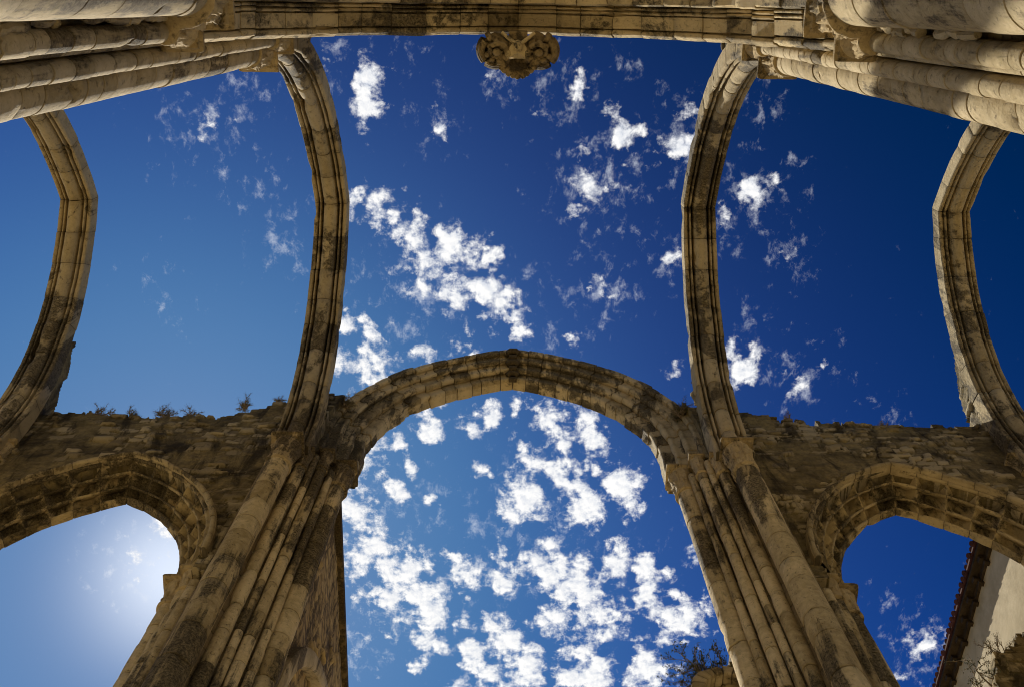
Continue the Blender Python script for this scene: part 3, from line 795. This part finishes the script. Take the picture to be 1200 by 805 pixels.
t = thing('ruined_stub', 'broken masonry stub with a small round arch behind the foot of the right pier', 'wall', (4.3, 12.5, GZ))
rubble_wall(t, 'masonry', 3.95, 5.2, 10.0, lambda u: 17.15 + 1.3 * min(1, max(0, (u - 3.9) / 0.5)) + 0.3 * nz(u, 4, 0, 2.5), lambda u, z: True, 12.0, 13.2,
            lambda u, d, z: (u, d, z), RUBBLE, 0.06, 616, 0.6)
V, F, B = arch_mesh('x', 3.98, 11.72, 16.75, 0.42, 0.45, [(0, 0, 0), (0.02, -0.02, 0), (0.3, 0, 0), (0.3, 0.22, 0), (0.02, 0.24, 0), (0, 0.2, 0)], 2.5, 5, 33, amp=0.012)
link('arch_moulding', V, F, LIMEPALE, t, B)
weed('bushy dry shrub rooted on the broken stub beside the right pier', (3.92, 12.2, 17.35), 0.85, 6, spread=0.9, leafy=1.3, stems=30, name='shrub', lean=(-0.5, 0, 0))

# ---------------------------------------------------------------- house on the right
HA = math.atan(0.10)
t = thing('house', 'ochre plastered house with a red tiled eave seen through the right side arch', 'house', (9.82, 11.0, GZ))
MH = Matrix.Translation((10.12, 11.0, 0)) @ Matrix.Rotation(HA, 4, 'Z')
EH = 20.9
def hw(x, y, z): return MH @ Vector((x, y, z))
V = []; F = []; B = []
ny, nzz = 60, 50
for i in range(ny + 1):
    for j in range(nzz + 1):
        yy, zz = -0.9 + 13 * i / ny, GZ + (EH - 0.12 - GZ) * j / nzz
        V.append(hw(0.22 + 0.03 * nz(yy, zz, 2, 0.5) + 0.012 * nz(yy, zz, 9, 2.0), yy, zz)); B.append((0.5, 0, 0))
for i in range(ny):
    for j in range(nzz):
        a = i * (nzz + 1) + j
        F.append((a, a + nzz + 1, a + nzz + 2, a + 1))
k0 = len(V)
V += [hw(7, -0.9, GZ), hw(7, 12.1, GZ), hw(7, 12.1, EH - .12), hw(7, -0.9, EH - .12)]; B += [(0.5, 0, 0)] * 4
F += [(0, nzz, k0 + 3, k0), (ny * (nzz + 1), k0 + 1, k0 + 2, ny * (nzz + 1) + nzz), (k0, k0 + 3, k0 + 2, k0 + 1)]
link('wall', V, F, PLASTER, t, B, recalc=False)
m = MB()
m.box(-0.02, 0.7, -1.0, 12.2, EH - 0.02, EH + 0.04, M=MH)
m.box(0.16, 0.23, -1.0, 12.2, EH - 0.16, EH - 0.02, M=MH)
m.build('eave_board', WOOD, t, smooth=False)
for i in range(26):
    m = MB(); y0 = -0.8 + i * 0.5
    m.box(0.03, 0.24, y0, y0 + 0.13, EH - 0.13, EH - 0.021, M=MH)
    m.box(0.10, 0.24, y0 + .015, y0 + 0.115, EH - 0.24, EH - 0.172, M=MH)
    m.build('eave_bracket', WOOD, t, smooth=False)
m = MB()
slope = R(24)
m.add([hw(x, y, EH + 0.06 + (x + .1) * math.tan(slope) + dz) for dz in (0, .05) for x in (-0.06, 4.0) for y in (-1.05, 12.25)],
      [(0, 1, 3, 2), (4, 6, 7, 5), (0, 4, 5, 1), (2, 3, 7, 6), (0, 2, 6, 4), (1, 5, 7, 3)])
yy = -1.0
while yy < 12.2:
    for c in range(9):
        x0 = -0.07 + c * 0.44 + random.uniform(-.025, .025); x1 = x0 + 0.5
        p0 = hw(x0, yy, EH + 0.12 + (x0 + .1) * math.tan(slope) + .015 * random.random()); p1 = hw(x1, yy, EH + 0.10 + (x1 + .1) * math.tan(slope))
        m.tube([p0, p1], [0.066, 0.055], 9)
    yy += 0.145
m.build('tiled_roof', TILE, t)

# overgrown stump in the right corner
t = thing('overgrown_stump', 'dark overgrown broken wall with jagged curved edge in the lower right corner', 'wall', (9.2, 10.9, GZ))
rubble_wall(t, 'masonry', 8.15, 9.6, 8.0, lambda u: 15.2 + 1.75 * math.sqrt(max(0, min(1, (u - 8.1) / 1.1))) + 0.2 * nz(u, 3, 0, 5), lambda u, z: True, 10.7, 11.2,
            lambda u, d, z: (u, d, z), RUBBLE, 0.05, 717, 0.4)
for i, (x, z, sz) in enumerate(((8.2, 15.55, 0.8), (8.75, 16.5, 0.45))):
    weed(['tangle of dry twigs on the left edge of the overgrown stump, lower right corner', 'small dry tuft on top of the overgrown stump, lower right corner'][i], (x, 10.85, z), sz, 60 + i, spread=1.2, leafy=0.9, lean=(-.4, 0, 0))

# ---------------------------------------------------------------- weeds along the ruined tops
WE = [(-8.9, 8.62, 21.62, 0.62, 'thick dry tuft beside the broken haunch of the leftmost transverse arch'),
      (-8.2, 8.6, 21.62, 0.42, 'small dry tuft on the left wall top, second from the leftmost arch'),
      (-7.5, 8.6, 21.6, 0.65, 'widest dry tuft in the middle of the left wall top'),
      (-6.9, 8.6, 21.65, 0.5, 'dry tuft on the left wall top where it begins to step up'),
      (-5.9, 8.6, 22.2, 0.5, 'dry tuft on the raised end of the left wall, near the clustered pier'),
      (-5.2, 8.6, 22.5, 0.4, 'short dry tuft against the left inner transverse arch'),
      (-3.75, 8.7, 22.6, 0.7, 'leafy tuft between the left inner transverse arch and the great arch'),
      (3.75, 8.7, 22.4, 0.75, 'leafy tuft between the great arch and the right inner transverse arch'),
      (6.0, 8.6, 21.9, 0.35, 'tiny tuft on the stepped end of the right wall'),
      (8.0, 8.6, 21.62, 0.3, 'tiny tuft on the level part of the right wall top')]
for i, (x, y, z, sz, lab) in enumerate(WE):
    weed(lab, (x, y - 0.1, z - 0.05), sz * 0.45, 800 + i, leafy=0.9 if abs(x) > 4 else 1.2, stems=20, spread=1.3)

# ================================================================== sky, sun, camera
w = bpy.data.worlds.new('World'); SC.world = w; w.use_nodes = True
nt = w.node_tree; nt.nodes.clear(); T = NT(nt)
out = T.n('ShaderNodeOutputWorld'); bg = T.n('ShaderNodeBackground'); bg.inputs['Strength'].default_value = 0.1
T.l(bg.outputs[0], out.inputs[0])
sky = T.n('ShaderNodeTexSky'); sky.sky_type = 'NISHITA'; sky.sun_disc = False
sky.sun_elevation = math.asin(SUN.z); sky.sun_rotation = math.atan2(SUN.x, SUN.y)
sky.altitude = 1200; sky.air_density = 1.0; sky.dust_density = 0.9; sky.ozone_density = 3.0
gm = T.n('ShaderNodeGamma'); gm.inputs[1].default_value = 1.35
T.l(sky.outputs[0], gm.inputs[0])
hs = T.n('ShaderNodeHueSaturation'); hs.inputs['Saturation'].default_value = 1.25; hs.inputs['Value'].default_value = 0.6
T.l(gm.outputs[0], hs.inputs['Color'])
tc = T.n('ShaderNodeTexCoord')
ss = T.n('ShaderNodeSeparateColor'); T.l(hs.outputs[0], ss.inputs[0])
EX = 0.132
dt = T.n('ShaderNodeVectorMath', operation='DOT_PRODUCT'); T.l(tc.outputs['Generated'], dt.inputs[0]); dt.inputs[1].default_value = SUN
dc = T.math('MAXIMUM', dt.outputs['Value'], 0.0)
glow = T.math('ADD', T.math('MULTIPLY', T.math('POWER', dc, 460.0), 0.62), T.math('MULTIPLY', T.math('POWER', dc, 60.0), 0.02))
sc_ = T.n('ShaderNodeCombineColor')
for i, (k_, e_, gcol, a_) in enumerate(((1.97, 0.90, 1.0, 0.24), (95.0, 2.70, 0.97, 0.25), (58.0, 4.5, 0.86, 0.485))):
    z_ = T.math('MULTIPLY', T.math('POWER', T.math('MULTIPLY', ss.outputs[i], EX), e_), k_)
    x_ = T.math('DIVIDE', T.math('MULTIPLY', z_, a_ / EX), T.math('ADD', z_, 1.0))
    T.l(T.math('ADD', x_, T.math('MULTIPLY', glow, gcol / EX)), sc_.inputs[i])
skycol = sc_.outputs[0]
sp = T.n('ShaderNodeSeparateXYZ'); T.l(tc.outputs['Generated'], sp.inputs[0])
zc = T.math('MAXIMUM', sp.outputs[2], 0.08)
cb = T.n('ShaderNodeCombineXYZ'); T.l(T.math('DIVIDE', sp.outputs[0], zc), cb.inputs[0]); T.l(T.math('DIVIDE', sp.outputs[1], zc), cb.inputs[1])
Pp = cb.outputs[0]
# warp the layer a little so that the cloudlets are not round
wn = T.n('ShaderNodeTexNoise'); wn.inputs['Scale'].default_value = 22; wn.inputs['Detail'].default_value = 3; T.l(Pp, wn.inputs['Vector'])
wv = T.n('ShaderNodeVectorMath', operation='SUBTRACT'); T.l(wn.outputs['Color'], wv.inputs[0]); wv.inputs[1].default_value = (.5, .5, .5)
ws = T.n('ShaderNodeVectorMath', operation='SCALE'); T.l(wv.outputs[0], ws.inputs[0]); ws.inputs['Scale'].default_value = 0.035
wa = T.n('ShaderNodeVectorMath', operation='ADD'); T.l(Pp, wa.inputs[0]); T.l(ws.outputs[0], wa.inputs[1])
Pw = wa.outputs[0]
CL = [(440,88,22,.9),(432,130,27,1),(250,146,22,.55),(515,143,20,.75),(665,105,24,.7),(636,140,13,.7),(580,95,14,.4),
      (728,150,24,.95),(800,160,30,.9),(760,205,15,.6),(700,222,32,.85),(668,245,18,.6),(878,220,28,.7),(850,255,13,.6),(926,298,15,.45),(705,340,20,.4),(785,300,15,.5),
      (412,230,24,1),(445,250,30,1),(482,280,32,1),(520,300,40,1),(555,305,30,1),(562,340,34,1),(592,362,30,1),(606,388,24,.9),(530,340,25,.8),(490,335,18,.8),(520,365,14,.7),
      (405,378,26,.7),(432,392,22,.7),(432,434,42,1.1),(500,412,16,.7),(545,412,26,.9),(665,398,15,.7),(865,432,28,1),(858,397,13,.8),(935,440,18,.55),(950,425,12,.5),(802,440,16,.5),(375,65,16,.5),
      (460,512,28,1),(430,542,26,1),(500,495,22,1),(530,485,20,.8),(570,490,22,.9),(600,480,16,.9),(642,490,30,1),(690,507,30,1),(660,524,20,.9),(622,540,30,.8),(652,552,30,.9),(616,580,34,1),
      (680,592,36,1),(726,572,34,1.05),(600,604,26,.9),(695,558,20,.7),(565,555,13,.9),(468,575,16,.9),(495,593,12,.8),(480,546,10,.7),(420,600,36,1),(440,640,40,1),(418,662,30,.9),(465,690,40,1),
      (510,712,44,1),(482,660,30,.9),(545,670,26,.95),(585,677,28,1),(500,742,30,.9),(640,662,40,1),(680,682,44,1),(730,660,36,1),(760,690,32,.9),(790,732,40,1.05),(700,722,44,1),(650,722,34,.9),
      (590,752,40,1),(556,758,25,.9),(620,782,40,1),(690,788,44,1),(750,792,36,1),(560,792,30,.9),(812,645,16,.8),(485,787,14,.8),(425,760,20,.6),(1085,757,22,.7),(1060,792,16,.5),
      (150,660,18,.6),(190,618,30,.6),(140,688,14,.6),(205,650,20,.8)]
WISP = [(240,145,60,.8),(310,235,34,.8),(330,270,40,.7),(300,110,40,.8),(395,65,34,.8),(480,70,30,.6),(515,145,34,.8),(590,95,34,.8),(660,105,44,.9),(700,215,60,.9),(735,75,24,.6),(800,165,50,.9),
        (880,225,50,.9),(880,120,36,.7),(850,260,34,.8),(925,298,34,.8),(705,342,44,.9),(690,275,24,.7),(640,405,34,.7),(935,440,44,.8),(870,400,44,.8),(345,295,40,.8),(180,330,24,.6),(200,360,22,.6),
        (500,345,60,.8),(440,330,40,.7),(470,400,50,.7),(610,340,40,.7),(785,300,34,.8),(1030,480,26,.5),(1080,760,44,.9),(1040,700,24,.6),(150,660,50,.8),(410,760,50,.8),(480,600,60,.7),(640,620,90,.7),(560,620,40,.7)]
def field(lst, vec, grow, floor):
    acc = None
    for (u, v, r_, am) in lst:
        d = sky_dir(u, v); c = Vector((d.x / d.z, d.y / d.z, 0))
        d2 = sky_dir(u + r_, v); d3 = sky_dir(u, v + r_)
        rad = 0.5 * ((Vector((d2.x / d2.z, d2.y / d2.z, 0)) - c).length + (Vector((d3.x / d3.z, d3.y / d3.z, 0)) - c).length) * grow
        dn = T.n('ShaderNodeVectorMath', operation='DISTANCE'); T.l(vec, dn.inputs[0]); dn.inputs[1].default_value = c
        f = T.math('MULTIPLY_ADD', dn.outputs['Value'], -am / rad, am)
        acc = f if acc is None else T.math('MAXIMUM', acc, f)
    return T.math('MAXIMUM', acc, floor)
def puff(vec):
    a_ = T.noise(vec, 60.0, 11, 0.65, 0.12)
    wn_ = T.n('ShaderNodeTexNoise'); wn_.inputs['Scale'].default_value = 60; wn_.inputs['Detail'].default_value = 4; T.l(vec, wn_.inputs['Vector'])
    v1 = T.n('ShaderNodeVectorMath', operation='SCALE'); T.l(wn_.outputs['Color'], v1.inputs[0]); v1.inputs['Scale'].default_value = 0.022
    v2 = T.n('ShaderNodeVectorMath', operation='ADD'); T.l(vec, v2.inputs[0]); T.l(v1.outputs[0], v2.inputs[1])
    vo = T.n('ShaderNodeTexVoronoi'); vo.inputs['Scale'].default_value = 36.0; T.l(v2.outputs[0], vo.inputs['Vector'])
    cell = T.math('MULTIPLY', T.math('SUBTRACT', 0.44, vo.outputs['Distance']), 0.72)
    return T.math('ADD', T.math('MULTIPLY', T.math('SUBTRACT', a_, 0.5), 1.95), cell)
acc = field(CL, Pw, 1.42, -0.4)
pf = puff(Pp)
of = T.n('ShaderNodeVectorMath', operation='ADD'); T.l(Pp, of.inputs[0]); of.inputs[1].default_value = (-0.0022, 0.0036, 0)
pf2 = puff(of.outputs[0])
dens = T.math('ADD', T.math('MULTIPLY', acc, 0.86), pf)
mr = T.n('ShaderNodeMapRange', interpolation_type='SMOOTHSTEP'); T.l(dens, mr.inputs[0])
mr.inputs[1].default_value = 0.24; mr.inputs[2].default_value = 0.70; mr.inputs[3].default_value = 0; mr.inputs[4].default_value = 1
lit = T.math('ADD', T.math('MULTIPLY', T.math('SUBTRACT', pf, pf2), 0.9), 0.62)     # the sunny flank of each puff is brighter
lit = T.math('ADD', lit, T.math('MULTIPLY', T.math('SUBTRACT', dens, 0.5), 0.30), clamp=True)
cloudc = T.mix(lit, (3.9, 4.4, 5.4, 1), (8.3, 8.15, 7.9, 1))
wf = field(WISP, Pw, 1.5, -0.3)
wn1 = T.noise(T.mapped(Pp, (1.0, 0.75, 1.0)), 64.0, 11, 0.70, 0.22)
wd = T.math('ADD', T.math('MULTIPLY', wf, 0.42), T.math('MULTIPLY', T.math('SUBTRACT', wn1, 0.5), 2.4))
wm = T.n('ShaderNodeMapRange', interpolation_type='SMOOTHSTEP'); T.l(wd, wm.inputs[0])
wm.inputs[1].default_value = 0.20; wm.inputs[2].default_value = 0.95; wm.inputs[3].default_value = 0; wm.inputs[4].default_value = 0.62
col = T.mix(wm.outputs[0], skycol, (6.3, 6.6, 7.2, 1))
col = T.mix(mr.outputs[0], col, cloudc)
T.l(col, bg.inputs['Color'])

L = bpy.data.lights.new('Sun', 'SUN'); L.energy = 4.5; L.angle = R(0.5); L.color = (1.0, 0.93, 0.80)
so = bpy.data.objects.new('Sun', L); COL.objects.link(so); so.rotation_euler = SUN.to_track_quat('Z', 'Y').to_euler()

cam = bpy.data.cameras.new('Camera'); co = bpy.data.objects.new('Camera', cam); COL.objects.link(co)
cam.sensor_width = 36; cam.sensor_fit = 'HORIZONTAL'; cam.lens = FPX / 1200 * 36; cam.clip_end = 5000; cam.clip_start = 0.05
co.location = (-0.03, 0, 0)
co.rotation_mode = 'QUATERNION'
co.rotation_quaternion = (Matrix.Rotation(R(90) + ELEV, 3, 'X') @ Matrix.Rotation(ROLL, 3, 'Z')).to_quaternion()
SC.camera = co
SC.cycles.filter_width = 1.0
vs = SC.view_settings; vs.view_transform = 'Standard'; vs.look = 'None'; vs.gamma = 1; vs.use_curve_mapping = False; vs.exposure = 0.4
